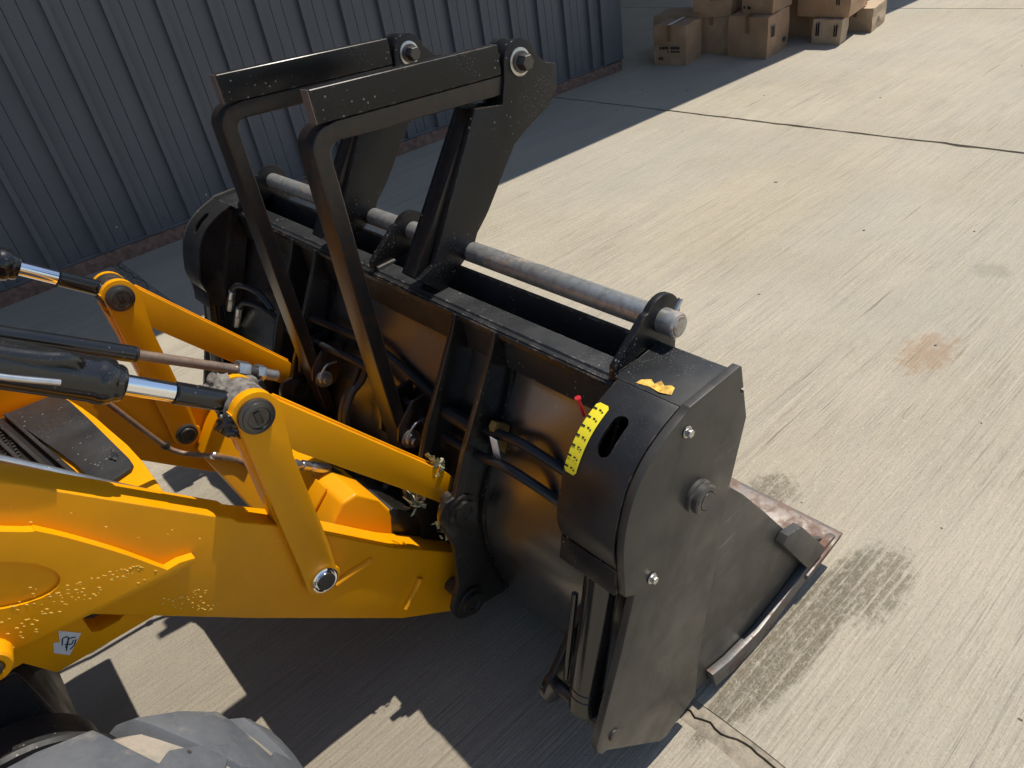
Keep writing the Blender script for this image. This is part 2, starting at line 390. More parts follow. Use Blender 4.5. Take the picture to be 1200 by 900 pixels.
# ================================================================== BUILDING
WD = Vector((5.73, -.145, 0)).normalized(); WN = Vector((WD.y, -WD.x, 0)); W0 = Vector((.97, 6.115, 0))
def wp(s, d, z): return W0 + WD * s + WN * d + Vector((0, 0, z))
bld = thing("industrial_building", tuple(wp(0, 0, 0)), "industrial building clad in dark slate blue ribbed metal sheet with a deep roof overhang", "building")
def wbox(name, s0, s1, d0, d1, z0, z1, mat, parent=bld, bev=.003):
    bm = bmesh.new(); q = [wp(s, d, z) for z in (z0, z1) for s, d in ((s0, d0), (s1, d0), (s1, d1), (s0, d1))]
    v = [bm.verts.new(p) for p in q]
    for f in ((0, 1, 2, 3), (4, 5, 6, 7), (0, 1, 5, 4), (1, 2, 6, 5), (2, 3, 7, 6), (3, 0, 4, 7)): bm.faces.new([v[i] for i in f])
    bmesh.ops.recalc_face_normals(bm, faces=bm.faces[:]); sharp_bevel(bm, bev)
    return fin(name, bm, mat, parent)
PITCH = .356
prof = [(0, 0), (.006, .004), (.012, .046), (.052, .046), (.060, .002), (.138, 0), (.141, -.006), (.144, 0), (.236, 0), (.239, -.006), (.242, 0), (PITCH - .001, 0)]
def panel():
    bm = bmesh.new(); z0, z1 = .125, 4.1
    a = [bm.verts.new(WD * s + WN * d + Vector((0, 0, z0))) for s, d in prof]; b = [bm.verts.new(WD * s + WN * d + Vector((0, 0, z1))) for s, d in prof]
    for i in range(len(prof) - 1): bm.faces.new((a[i], a[i + 1], b[i + 1], b[i]))
    for i in range(len(prof) - 1):
        pass
    return bm
pm = None
k = 0
s = -.45 - 12 * PITCH
while s < 5.3:
    if pm is None:
        o = fin("cladding_panel", panel(), 'clad', bld, smooth=20); pm = o
        o.location = wp(s, 0, 0) - Vector(bld.location)
    else:
        o = pm.copy(); S.collection.objects.link(o); o.location = wp(s, 0, 0) - Vector(bld.location)
    s += PITCH
wbox("corner_trim", 5.44, 5.75, -.30, .042, .125, 4.1, 'clad')
wbox("base_flashing", -5, 5.75, -.02, .012, .105, .128, 'clad')
wbox("brick_plinth", -5, 5.74, -.25, .022, -.04, .104, 'brick')
wbox("back_sheeting", -5, 5.43, -.06, -.01, .13, 4.1, 'darkwall')
wbox("side_wall", 5.50, 5.72, -8.0, -.31, -.04, 4.1, 'clad')
wbox("bay_back_wall", 5.72, 15, -8.2, -8.0, -.04, 4.1, 'darkwall')
wbox("roof_canopy", -5.5, 15, -9, 1.72, 4.11, 4.32, 'soffit')
wbox("canopy_fascia", -5.5, 15, 1.722, 1.75, 4.0, 4.36, 'clad')
for s_ in (-.09 + .19, .63 + .19):
    rod("cladding_screw", wp(s_, .002, .26), wp(s_, .012, .26), .008, 'steel', bld, .001, 8)
for s_ in [ -.45 + i * PITCH + .19 for i in range(2, 15)]:
    rod("cladding_screw", wp(s_, .002, .2), wp(s_, .010, .2), .006, 'clad', bld, .001, 8)
# ================================================================== CARDBOARD BOXES
def carton(p_front, p_right, p_left, h, z0, mat, label, marks=(), dent=0, flaps=False, tape=True):
    """p_front: the corner nearest the camera; p_right and p_left: neighbouring corners, all on the plane z0"""
    A = Vector((*p_front, 0)); B = Vector((*p_right, 0)); C = Vector((*p_left, 0)); u = B - A; v = C - A
    ctr = A + (u + v) / 2
    t = thing("cardboard_box", (ctr.x, ctr.y, z0), label, "box", "cardboard boxes heaped beyond the building corner")
    bm = bmesh.new(); n = 8
    bmesh.ops.create_cube(bm, size=1)
    bmesh.ops.subdivide_edges(bm, edges=bm.edges[:], cuts=n - 1, use_grid_fill=True)
    sd = len(label) + sum(map(ord, label)) % 89
    for q in bm.verts:
        a, b, c = q.co.x + .5, q.co.y + .5, q.co.z + .5
        w3 = Vector((a, b, c)) * 2.3 + Vector((sd, 0, 0)) * 1.7
        bul = .022 * noise.noise(w3) + .006 * noise.noise(w3 * 3)
        if dent: 
            dd = math.exp(-((c - .52) / .10) ** 2) * dent * (b ** 1.5 if b > 0 else 0)
            a2 = a + dd
        else: a2 = a
        a2 += (a - .5) * .03 * math.sin(math.pi * c); b2 = b + (b - .5) * .03 * math.sin(math.pi * c)
        q.co = A + u * a2 + v * b2 + Vector((0, 0, z0 + .001 + h * c)) + Vector((bul, bul, bul * .5 if c > .9 else 0))
    fin("carton", bm, mat, t, smooth=30)
    if tape:
        U = u.normalized(); V = v.normalized()
        bm = bmesh.new()
        mid = A + v * .5
        pts = [mid - U * .004 - V * .025 + Vector((0, 0, z0 + h * .55)), mid - U * .004 + V * .025 + Vector((0, 0, z0 + h * .55))]
        a = [bm.verts.new(mid + V * q + U * w_ + Vector((0, 0, z0 + zz))) for q, w_, zz in ((-.022, -.014, h * .62), (.022, -.014, h * .62), (.022, -.014, h + .010), (-.022, -.014, h + .010))]
        b = [bm.verts.new(A + u + v * .5 + V * q + Vector((0, 0, z0 + h + .008))) for q in (.022, -.022)]
        bm.faces.new(a); bm.faces.new((a[3], a[2], b[0], b[1]))
        fin("tape_strip", bm, 'tape', t, smooth=0)
    for (face, s0, z_, ww, hh) in marks:
        bm = bmesh.new()
        d = (u if face == 'r' else v); nrm = (-v if face == 'r' else -u).normalized() * .019; D = d.normalized()
        o0 = A + d * s0 + nrm
        nb = max(2, int(ww / .022))
        for i in range(nb):
            if random.random() < .15: continue
            x0 = ww * i / nb; x1 = x0 + ww / nb * .72
            v4 = [bm.verts.new(o0 + D * xx + Vector((0, 0, z0 + h * z_ + zz))) for xx, zz in ((x0, 0), (x1, 0), (x1, hh), (x0, hh * random.uniform(.6, 1)))]
            bm.faces.new(v4)
        fin("printed_mark", bm, 'ink', t, smooth=0)['kind'] = 'stuff'
    return t
# camera-near corner, right corner, left corner
carton((7.043, 5.311), (7.432, 5.40), (6.985, 5.705), .41, 0, 'card', "small brown cardboard box with a crushed left edge, leftmost of the heap", [('l', .12, .42, .28, .03), ('l', .7, .15, .06, .03), ('l', .12, .34, .2, .02)], dent=.12)
carton((7.50, 5.47), (7.93, 5.56), (7.36, 6.0), .43, 0, 'card', "brown cardboard box half hidden behind the box with the crushed edge", [], tape=False)
carton((7.62, 5.17), (8.1, 5.25), (7.55, 5.55), .37, 0, 'card', "brown box at the bottom of the stack left of the largest box", [])
carton((7.64, 5.15), (8.1, 5.25), (7.54, 5.58), .36, .372, 'card', "brown box in the middle of the three-high stack by the largest box", [('l', .1, .5, .2, .05)])
carton((7.66, 5.2), (8.1, 5.3), (7.56, 5.6), .33, .735, 'card', "top box of the three-high stack left of the largest box", [])
carton((7.447, 4.571), (8.025, 4.679), (7.497, 5.083), .408, 0, 'card', "largest brown box in the front of the heap, its right face in the light", [('r', .12, .5, .1, .12), ('r', .72, .2, .08, .05)], )
carton((7.60, 4.62), (8.10, 4.70), (7.63, 5.0), .30, .412, 'card', "brown box resting on top of the largest box", [('r', .25, .45, .15, .05), ('l', .7, .15, .1, .03)])
carton((8.42, 4.66), (8.9, 4.75), (8.45, 5.15), .62, 0, 'card', "tall dark brown box standing between the largest box and the pale box", [])
carton((8.145, 4.128), (8.42, 4.20), (8.172, 4.467), .245, 0, 'cardpale', "low pale cardboard box with a sagging top, front right under a bigger box", [('l', .12, .35, .05, .12), ('l', .75, .35, .05, .14)], tape=False)
carton((8.22, 4.10), (8.85, 4.22), (8.25, 4.70), .40, .255, 'card', "wide brown box overhanging the low pale box beneath it", [('l', .18, .3, .05, .2), ('r', .3, .6, .2, .03)])
carton((8.725, 4.08), (9.217, 4.17), (8.78, 4.50), .245, 0, 'cardpale', "sunlit pale brown box at the far right end of the heap", [('r', .3, .3, .1, .06)])
carton((8.95, 4.52), (9.5, 4.6), (9.0, 5.1), .55, 0, 'card', "brown box at the back behind the sunlit pale box", [])
# ================================================================== BUCKET
YN, YF = .700, 3.086
YC = (YN + YF) / 2
def mir(y): return 2 * YC - y
bk = thing("loader_bucket", (1.1, YC, 0), "black steel loader bucket with yellow reflections on its curved back, resting on the concrete", "loader bucket")
cheek = [(.921, 1.099), (.861, 1.077), (.803, 1.046), (.756, .993), (.726, .926), (.713, .869), (.710, .812), (.707, .742), (.736, .722), (.679, .575), (.601, .398), (.572, .335), (.572, .31), (.585, .285), (.60, .282),
         (.790, .070), (.815, .060), (.945, .10), (.955, .229), (.984, .370), (1.005, .466), (1.072, .776), (1.132, .955), (1.106, 1.104), (1.10, 1.108), (.93, 1.105)]
# resample the rear curve more smoothly
cheek = smooth2([(.921, 1.099), (.861, 1.077), (.803, 1.044), (.756, .993), (.726, .926), (.713, .869), (.710, .812)], 4) + cheek[7:]
for y0, y1 in ((YN, YN + .020), (mir(YN + .020), mir(YN))):
    o = ext("cheek_plate", cheek, y0, y1, 'cheekscr', bk, .0025)
    c = tmp(arc(1.110, 1.038, .009, 0, 360 - 36, 9), y0 - .1, y1 + .1); cut(o, c)
    o = ext("clam_side_plate", [(.80, .60), (1.06, .76), (1.117, .738), (1.170, .676), (1.275, .534), (1.40, .358), (1.47, .27), (1.66, .11), (1.55, .075), (1.25, .025), (1.0, .05), (.86, .12), (.80, .24)],
            min(y0, y1) + (.0225 if y0 < YC else -.0225 + .0), (min(y0, y1) + .0225 + .018) if y0 < YC else (min(y0, y1) - .0025), 'cheekscr', bk, .002)
# side rails and corner blocks
rail = [(1.02, .112), (1.10, .088), (1.25, .072), (1.40, .100), (1.52, .128), (1.66, .134), (1.695, .116), (1.50, .056), (1.41, .042), (1.244, .006), (1.12, .018), (1.036, .036)]
for sgn in (0, 1):
    f = (lambda y: y) if sgn == 0 else mir
    y = sorted((f(.697), f(.7215))); ext("side_rail", rail, y[0], y[1], 'railsteel', bk, .004)
    y = sorted((f(.6935), f(.7215)))
    ext("corner_block", [(1.338, .372), (1.360, .392), (1.435, .368), (1.604, .138), (1.585, .112), (1.505, .125)], y[0], y[1], 'cheek', bk, .004)
ext("cutting_edge", [(1.50, .077), (1.50, .098), (1.58, .107), (1.690, .124), (1.712, .118), (1.690, .106), (1.58, .085)], .6885, mir(.6885), 'rust', bk, .003)
ext("bucket_floor", thick([(1.56, .088), (1.40, .055), (1.25, .020), (1.08, .022), (.95, .05), (.86, .12), (.815, .22), (.80, .30)], -.014), .742, mir(.742), 'cheek', bk, .001)
# curved back (moldboard)
mb = smooth2([(.953, .955), (.962, .935), (.905, .830), (.850, .730), (.785, .597), (.762, .483), (.772, .359), (.800, .200), (.835, .10)], 7)
ext("curved_back", thick(mb, .012), .722, mir(.722), 'mold', bk, .0)
# top beam: rear rim, strip, channel, front wall
ext("top_beam", [(.950, .950), (.950, 1.062), (.940, 1.062), (.940, 1.070), (.950, 1.072), (.954, 1.078), (1.008, 1.078), (1.012, 1.074), (1.012, .985), (1.092, .985), (1.092, 1.090), (1.104, 1.090), (1.104, .950)],
    .7225, mir(.7225), 'beam', bk, .0015)
ext("beam_rim", [(.934, 1.050), (.934, 1.064), (.9395, 1.066), (.9395, 1.052)], .88, mir(.88), 'black', bk, .001)
for sgn in (0, 1):
    f = (lambda y: y) if sgn == 0 else mir
    y = sorted((f(.7225), f(.905))); ext("beam_end_plate", [(.9395, 1.0785), (.9395, 1.088), (1.0905, 1.098), (1.0905, 1.087), (1.013, 1.082)], y[0], y[1], 'beam', bk, .0015)
    # cover shell
    cp = smooth2([(.925, 1.1005), (.861, 1.079), (.800, 1.046), (.753, .993), (.722, .926), (.706, .880), (.704, .845), (.709, .815), (.714, .803)], 5) + [(.700, .738)]
    y = sorted((f(.7215), f(.882)))
    o = ext("curved_guard", thick(cp, .008), y[0], y[1], 'guard', bk, .0012)
    sy = f(.805)
    # slot: stadium lying along the curve, cut straight through along the local normal
    bmc = bmesh.new(); p0 = Vector((.846, sy, 1.062)); p1 = Vector((.796, sy, 1.030)); dirn = (p1 - p0).normalized(); nr = dirn.cross(Vector((0, 1, 0))).normalized()
    ring = []
    for i in range(9): a = R(90 + 180 * i / 8); ring.append(p0 - dirn * 0 + (dirn * math.cos(a) + Vector((0, 1, 0)) * math.sin(a)) * .0185)
    for i in range(9): a = R(270 + 180 * i / 8); ring.append(p1 + (dirn * math.cos(a) + Vector((0, 1, 0)) * math.sin(a)) * .0185)
    a_ = [bmc.verts.new(q + nr * .1) for q in ring]; b_ = [bmc.verts.new(q - nr * .1) for q in ring]
    bmc.faces.new(a_); bmc.faces.new(b_[::-1])
    for i in range(len(ring)): bmc.faces.new((a_[i], b_[i], b_[(i + 1) % len(ring)], a_[(i + 1) % len(ring)]))
    cut(o, fin("cutter", bmc, 'black', smooth=0))
    # inner side of the guard and bracing plate
    y = sorted((f(.862), f(.868)))
    ext("guard_side_plate", [(.912, 1.088), (.86, 1.068), (.806, 1.036), (.763, .986), (.734, .922), (.719, .866), (.712, .812), (.706, .745), (.83, .70), (.95, .95), (.936, 1.07)], y[0], y[1], 'moldblack', bk, .0)
    ext("guard_flap", [(.7105, .801), (.6955, .740), (.6985, .739), (.7135, .801)], *sorted((f(.7215), f(.884))), 'black', bk, .001)
    # clam cylinder
    yc = f(.795)
    turned("bucket_ram", (.628, yc, .315), (.790, yc, .90), [(0, 0), (0, .030), (.01, .040), (.05, .040), (.052, .042), (.058, .042), (.06, .040), (.07, .040), (.072, .042), (.08, .042), (.082, .040), (.50, .040), (.51, .03), (.60, .02), (.60, 0)], 'blackgloss', bk)
    rod("ram_port_pipe", (.700, f(.852), .64), (.640, f(.862), .36), .008, 'blackgloss', bk)
    y = sorted((f(.885), f(.905)))
    ext("ram_lug", arc(.628, .315, .050, 100, 330, 12) + [(.80, .40), (.80, .52), (.74, .50)], y[0], y[1], 'moldblack', bk, .003)
    rod("ram_pin", (.628, f(.693), .315), (.628, f(.925), .315), .0165, 'pinsteel', bk)
    # bolts and pivot on the cheek
    for (bx, bz, r) in ((.918, 1.052, .0095), (.790, .729, .0095)):
        rod("washer", (bx, f(.699), bz), (bx, f(.6955), bz), .0135, 'steel', bk, .0008, 18)
        hexa("bolt", (bx, f(.6955), bz), (bx, f(.686), bz), r, 'steel', bk)
    turned("pivot_boss", (.950, f(.701), .854), (.950, f(.655), .854), [(0, .040), (.010, .040), (.012, .036), (.026, .036), (.030, .033), (.030, .024), (.026, .022), (.028, .0215), (.031, .021), (.031, 0)], 'cheek', bk)
# torque bar with its lugs
BX, BZ = 1.112, 1.143
bar = turned("hinge_bar", (BX, .860, BZ), (BX, mir(.860), BZ), [(0, 0), (0, .022), (.002, .024), (.0025, .027), (.006, .030), (.050, .030), (.052, .0297)] + [(mir(.86) - .86 - .052, .0297), (mir(.86) - .86 - .05, .030), (mir(.86) - .866, .030), (mir(.86) - .86, .027), (mir(.86) - .86, 0)], 'galv', bk, 32)
def lug(y0, y1, mat='black'):
    pf = [(.942, 1.072), (.948, 1.105), (1.052, 1.182)] + arc(BX, BZ, .062, 140, -38, 14) + [(1.150, 1.02), (1.106, .98), (1.105, 1.05), (1.103, 1.085), (1.06, 1.083), (.99, 1.076)]
    return ext("hinge_lug", pf, y0, y1, mat, bk, .003)
lug(.908, .926); lug(mir(.926), mir(.908)); lug(YC - .012 + .0, YC + .012)
rod("bar_stop_pin", (BX + .012, .885, BZ + .020), (BX + .035, .885, BZ + .046), .006, 'steel', bk, .001, 12)
# weld foot pieces of the lugs
for y in (.908, YC - .012):
    box("lug_weld", (.955, y - .012, 1.0785), (1.02, y - .001, 1.088), 'wornsteel', bk, .002)
# hanger brackets on the back of the bucket
def bracket(y0, big):
    out = [(.930, 1.066), (.912, 1.024), (.839, .905), (.764, .787), (.700, .665)]
    if big: out += arc(.700, .615, .060, 120, 200, 6) + [(.660, .50), (.640, .36)] + arc(.662, .275, .062, 150, 300, 8) + [(.79, .20)]
    else: out += arc(.700, .615, .060, 120, 200, 6) + [(.660, .50), (.640, .36)] + arc(.662, .275, .062, 150, 300, 8) + [(.79, .20)]
    root = [(.790, .26), (.772, .359), (.762, .483), (.785, .597), (.850, .730), (.905, .830), (.958, .930), (.9495, .958), (.9495, 1.060)]
    ext("hanger_bracket", out + [(x + .004, z) for x, z in root], y0, y0 + .018, 'moldblack', bk, .002)
for ya in (1.296, 1.462):
    bracket(ya, ya < 1.4)
for ya in (2.236, 2.402): bracket(ya, True)
def stiff(y, out=True):
    w_ = smooth2([(.935, 1.055), (.945, 1.03), (.957, .955), (.897, .822), (.845, .726), (.778, .597), (.755, .483), (.766, .359), (.79, .22)], 5)
    ext("bracket_weld", thick(w_, .006), y, y + .012, 'black', bk, .001)
stiff(1.283); stiff(1.482); stiff(2.222); stiff(2.422)
for yb in (1.296, 2.236):
    for (px, pz, r) in ((.712, .612, .036), (.662, .275, .036)):
        turned("pivot_pin", (px, yb + .001, pz), (px, yb - .03, pz), [(0, r + .012), (.010, r + .012), (.012, r), (.024, r), (.024, r * .55), (.020, r * .5), (.020, 0)], 'moldblack', bk)
        rod("pivot_shaft", (px, yb + .01, pz), (px, yb + .19, pz), .024, 'pinsteel', bk)
    rod("bracket_tube", (.83, yb + .02, .80), (.83, yb + .165, .80), .02, 'moldblack', bk)
# a second light stiffener on the far side panel and centre ribs
for y in (1.80, 1.98):
    pass
# hoses along the curved back
hz = [(.905, .93, .72), (.862, .99, .80), (.822, 1.12, .865), (.820, 1.24, .845), (.825, 1.36, .825), (.832, 1.5, .825), (.850, 1.7, .855), (.842, 1.85, .885), (.818, 2.1, .885), (.82, 2.3, .86), (.84, 2.5, .86)]
hz = [(x * 1.03, y * 1.03, 2 - (2 - z) * 1.03) for x, y, z in hz]
hose("hydraulic_hose", hz, .0135, 'rubber', bk)
hose("hydraulic_hose", [(x - .045, y + .01, z - .060) for x, y, z in hz], .0135, 'rubber', bk)
ext("hose_clamp", [(.858, .735), (.836, .78), (.836, .838), (.85, .85), (.89, .815)], 1.250, 1.272, 'clamp', bk, .003)
box("hose_tag", (.816, 1.218, .764), (.819, 1.246, .828), 'white', bk, .001)
# far side fittings
for (z0_, dz) in ((.71, 0), (.63, 0)):
    hexa("hose_fitting", (.775, 2.93, z0_ - .02), (.790, 2.90, z0_ + .035), .016, 'steel', bk)
    rod("hose_ferrule", (.790, 2.90, z0_ + .035), (.800, 2.875, z0_ + .075), .014, 'silver', bk)
    hose("coupling_hose", [(.800, 2.875, z0_ + .075), (.815, 2.81, z0_ + .11), (.84, 2.70, z0_ + .10), (.84, 2.6, z0_ + .05)], .012, 'rubber', bk)
# scale decal on the near guard, with its ticks, and the red pointer
def onguard(t):      # point on the guard's outside curve
    q = smooth2([(.925, 1.1005), (.861, 1.079), (.800, 1.046), (.753, .993), (.722, .926), (.707, .869)], 10); f_ = t * (len(q) - 1); i = min(int(f_), len(q) - 2); a = Vector(q[i]).lerp(Vector(q[i + 1]), f_ - i)
    d = (Vector(q[i + 1]) - Vector(q[i])).normalized(); return a, Vector((d.y, -d.x)) * -1 if False else Vector((-abs(d.y), abs(d.x)))
bm = bmesh.new(); rows = []
for i in range(25):
    t = .20 + .46 * i / 24; a, n_ = onguard(t); a = a + n_ * .0022
    yy0, yy1 = .846 + (.006 if i in (0, 24) else 0), .880 - (.006 if i in (0, 24) else 0)
    rows.append((bm.verts.new((a.x, yy0, a.y)), bm.verts.new((a.x, yy1, a.y))))
for p, q in zip(rows, rows[1:]): bm.faces.new((p[0], p[1], q[1], q[0]))
dec = fin("scale_decal", bm, 'decal', bk)
for i in range(7):
    t = .24 + .38 * i / 6; a, n_ = onguard(t); a2, _ = onguard(t + .012); a = a + n_ * .0034; a2 = a2 + n_ * .0034
    bm = bmesh.new(); bm.faces.new([bm.verts.new(p) for p in ((a.x, .870, a.y), (a.x, .880, a.y), (a2.x, .880, a2.y), (a2.x, .870, a2.y))])
    for (y0_, y1_, dt) in ((.858, .864, .0), (.852, .856, .008)):
        b1, _ = onguard(t + dt); b2, _ = onguard(t + dt + .010); b1 = b1 + n_ * .0034; b2 = b2 + n_ * .0034
        bm.faces.new([bm.verts.new(p) for p in ((b1.x, y0_, b1.y), (b1.x, y1_, b1.y), (b2.x, y1_, b2.y), (b2.x, y0_, b2.y))])
    fin("scale_mark", bm, 'ink', bk, smooth=0)
hose("red_pointer", [(.838, .905, 1.045), (.832, .905, 1.075), (.828, .907, 1.098)], lambda t: .004 + .003 * (t > .85), 'red', bk)
bm = bmesh.new(); pts = [(.956, .745), (.976, .752), (.982, .765), (.972, .775), (.980, .790), (.966, .797), (.975, .812), (.960, .828), (.948, .832), (.954, .80), (.948, .77)]
fc = [bm.verts.new((x, y + .02, 1.0905 + .012 * (x - .95) / .15 + .0015 * math.sin(i * 2))) for i, (x, y) in enumerate(pts)]; bm.faces.new(fc)
fin("torn_decal", bm, 'torn', bk, smooth=0)
# ================================================================== PALLET FORKS
FY = 1.590
fk = thing("pallet_fork", (.95, FY + .045, .55), "flip-over black pallet fork nearer the camera, folded up over the bucket back", "pallet fork", "flip-over pallet forks hung on the bucket bar")
# folded tine beam
def slope(x, z): return (x, z - (x - .76) * .058)
ext("folded_tine", [slope(.762, 1.604), slope(.762, 1.680), slope(1.318, 1.680), slope(1.318, 1.604)], FY, FY + .034, 'black', fk, .004, seg=3)
ext('tine_end', [slope(.759, 1.6045), slope(.759, 1.6795), slope(.7615, 1.6795), slope(.7615, 1.6045)], FY + .0005, FY + .0335, 'rust', fk, .0)
# bent tine bar (L)
zo, th = 1.603, .043
out = [slope(1.335, zo), slope(.81, zo)] + [(p[0], p[1]) for p in arc(.788, zo - .062, .056, 90, 180, 8)] + [(.728, 1.10), (.731, .56)]
inn = [(.731 + .036, .545), (.728 + th, 1.10)] + arc(.802, zo - .076, .028, 180, 90, 5)[0:] + [slope(1.335, zo - th - .006)]
ext("bent_tine_bar", out + inn, FY + .002, FY + .082, 'orangeblack', fk, .005, seg=3)
pl = [(.975, 1.160)] + [(.918, 1.140), (.985, 1.072), (1.045, 1.112), (1.118, 1.155), (1.140, 1.190), (1.180, 1.225), (1.195, 1.240), (1.322, 1.385), (1.380, 1.415), (1.472, 1.452), (1.508, 1.495), (1.510, 1.556), (1.474, 1.566)] + arc(1.382, 1.590, .058, 10, 165, 10) + [(1.318, 1.560), (1.300, 1.500), (1.205, 1.516)]
ext("hook_plate", pl, FY - .006, FY + .014, 'black', fk, .003)
pl2 = [(1.205, 1.516), (.918, 1.140), (.985, 1.072), (1.045, 1.112), (1.13, 1.19), (1.29, 1.375)] + arc(1.382, 1.590, .056, -40, 200, 12) + [(1.300, 1.500)]
ext("rear_hook_plate", pl2, FY + .062, FY + .080, 'black', fk, .003)
ext("upright_web", [(1.205, 1.513), (.920, 1.143), (.940, 1.123), (1.225, 1.495)], FY + .0145, FY + .0615, 'orangeblack', fk, .001)
ext("plate_tab", [(1.474, 1.567), (1.510, 1.558), (1.508, 1.50), (1.48, 1.50)], FY + .0145, FY + .035, 'orangeblack', fk, .001)
turned("fork_pin", (1.380, FY - .005, 1.590), (1.380, FY - .06, 1.590), [(0, 0), (0, .036), (.004, .036), (.005, .033), (.005, 0)], 'steel', fk, 28)
turned("pin_washer", (1.380, FY - .0105, 1.590), (1.380, FY - .06, 1.590), [(0, 0), (0, .028), (.005, .028), (.006, .026), (.006, 0)], 'pinsteel', fk, 28)
turned("pin_head", (1.380, FY - .017, 1.590), (1.380, FY - .06, 1.590), [(0, 0), (0, .022), (.022, .022), (.026, .019), (.026, 0)], 'pinsteel', fk, 6)
rod("fork_pin_shaft", (1.380, FY - .004, 1.590), (1.380, FY + .10, 1.590), .02, 'pinsteel', fk)
# lower latch at the foot of the tine
turned("latch_pin", (.758, FY - .012, .690), (.758, FY - .05, .690), [(0, 0), (0, .030), (.006, .030), (.007, .022), (.022, .022), (.024, .013), (.034, .013), (.034, 0)], 'steel', fk, 24)
rod("latch_shaft", (.758, FY - .014, .690), (.758, FY + .12, .690), .017, 'pinsteel', fk)
hose("lynch_ring", [(.742, FY - .034, .720), (.775, FY - .036, .745), (.815, FY - .03, .738)], .004, 'steel', fk)
ext("latch_bracket", [(.745, .655), (.720, .700), (.735, .742), (.800, .800), (.868, .800), (.845, .700), (.790, .650)], FY - .010, FY + .001, 'orangeblack', fk, .002)
ext("rear_latch_bracket", [(.745, .655), (.720, .700), (.735, .742), (.800, .800), (.868, .800), (.845, .700), (.790, .650)], FY + .084, FY + .098, 'orangeblack', fk, .002)
fk2 = copy_tree(fk, delta=(0, .521, 0)); fk2['label'] = "flip-over black pallet fork farther from the camera, nearer the ribbed wall"
# ================================================================== LOADER
ld_ = thing("backhoe_loader", (-.4, YC, 0), "yellow loader arms, chrome rod rams and front wheel of a backhoe loader", "loader")
DY = .936
arm = [(-1.3, 2.44), (-.115, 1.265), (.160, .964), (.196, .925), (.204, .908), (.279, .836), (.372, .728), (.525, .551), (.619, .460), (.722, .362), (.695, .247), (.700, .118), (.483, .284), (.14, .627), (-.15, .931), (-1.3, 2.12)]
def build_arm(dy, near):
    a = ext("loader_arm", arm, 1.390 + dy, 1.482 + dy, 'yellow', ld_, .005, seg=3)
    return a
a1 = build_arm(0, True); a2 = build_arm(DY, False)
plC = [(-.020, .798), (-.232, .812), (-.264, .880), (-.307, .883), (-.55, 1.05), (-.55, 1.36), (-.12, .955)]
o = ext("arm_gusset", plC, 1.402, 1.452, 'yellow', ld_, .003)
hole = [(-.122, .915), (-.072, .865), (-.075, .850), (-.090, .842), (-.130, .845), (-.143, .855), (-.142, .90)]
cut(o, tmp(hole, 1.3, 1.6))
plB = smooth2([(-1.0, 1.98), (-.5, 1.50), (-.155, 1.188), (-.108, 1.149), (-.029, 1.030), (.033, .918)], 5) + [(.060, .917), (.090, .906), (.086, .896), (.040, .896), (.016, .899), (-.273, .952), (-.6, 1.03), (-1.0, 1.4)]
o = ext("arm_side_casting", plB, 1.366, 1.3895, 'yellow', ld_, .006, seg=3)
ell = [(-.215 + .120 * math.cos(t) * .70 - .045 * math.sin(t) * -.70, 1.095 - .120 * math.cos(t) * .55 + .045 * math.sin(t) * .84) for t in (2 * math.pi * i / 28 for i in range(28))]
bmc = bmesh.new(); prism(bmc, ell, 1.30, 1.375); cut(o, fin("cutter", bmc, 'yellow', smooth=0))
turned("pivot_boss", (-.290, 1.368, .965), (-.290, 1.325, .965), [(0, .040), (.02, .036), (.036, .034), (.040, .030), (.040, .020), (.034, .018), (.034, 0)], 'yellow', ld_)
rod("pivot_end", (-.290, 1.335, .965), (-.290, 1.320, .965), .016, 'pinsteel', ld_)
for pts in ([(.343, .567), (.40, .566), (.456, .561)], [(.500, .316), (.54, .35), (.572, .385)]):
    P = [Vector((x, 1.389, z)) for x, z in pts]
    hose("weld_ridge", P, .011, 'yellow', ld_)
# dew on the arm
bm = bmesh.new(); rnd = random.Random(3)
def drops(n, x0, x1, f0, f1, y):
    for i in range(n):
        x = rnd.uniform(x0, x1); z = rnd.uniform(f0(x), f1(x)); r = rnd.uniform(.0011, .0025)
        bmesh.ops.create_icosphere(bm, subdivisions=1, radius=r, matrix=Matrix.Translation((x, y, z)) @ Matrix.Rotation(R(45), 4, 'Y') @ Matrix.Diagonal((1.6, .5, .8, 1)))
drops(80, -.30, .0, lambda x: .955, lambda x: 1.10 - (x + .3) * .45, 1.3655)
drops(35, -.20, .02, lambda x: .90 - x * .3 + .02, lambda x: .965 - x * .6, 1.3655)
drops(40, -.01, .09, lambda x: .80 - (x + .01) * 1.0, lambda x: .86 - (x + .01) * .7, 1.3893)
drops(18, -.3, .4, lambda x: 1.33 - (x + .115) * 1.09 - .20, lambda x: 1.22 - (x + .115) * 1.09, 1.3893)
o = fin("dew_droplets", bm, 'wetdrop', ld_); o['kind'] = 'stuff'
# white hand-marked label
bm = bmesh.new(); q = [(-.215, .862), (-.205, .885), (-.196, .878), (-.186, .905), (-.158, .868), (-.197, .835)]
bm.faces.new([bm.verts.new((x, 1.4012, z)) for x, z in q]); fin("white_label", bm, 'white', ld_, smooth=0)
box("label_backing", (-.40, 1.4005, .80), (-.399, 1.401, .801), 'white', ld_, 0) if False else None
for pts in ([(-.196, .868), (-.188, .882), (-.180, .878), (-.186, .866), (-.194, .858)], [(-.192, .866), (-.182, .858), (-.176, .864)], [(-.196, .850), (-.182, .872), (-.170, .868)], [(-.190, .848), (-.180, .852), (-.172, .862)]):
    hose("pen_stroke", [(x, 1.4006, z) for x, z in pts], .0011, 'ink', ld_, seg=6)
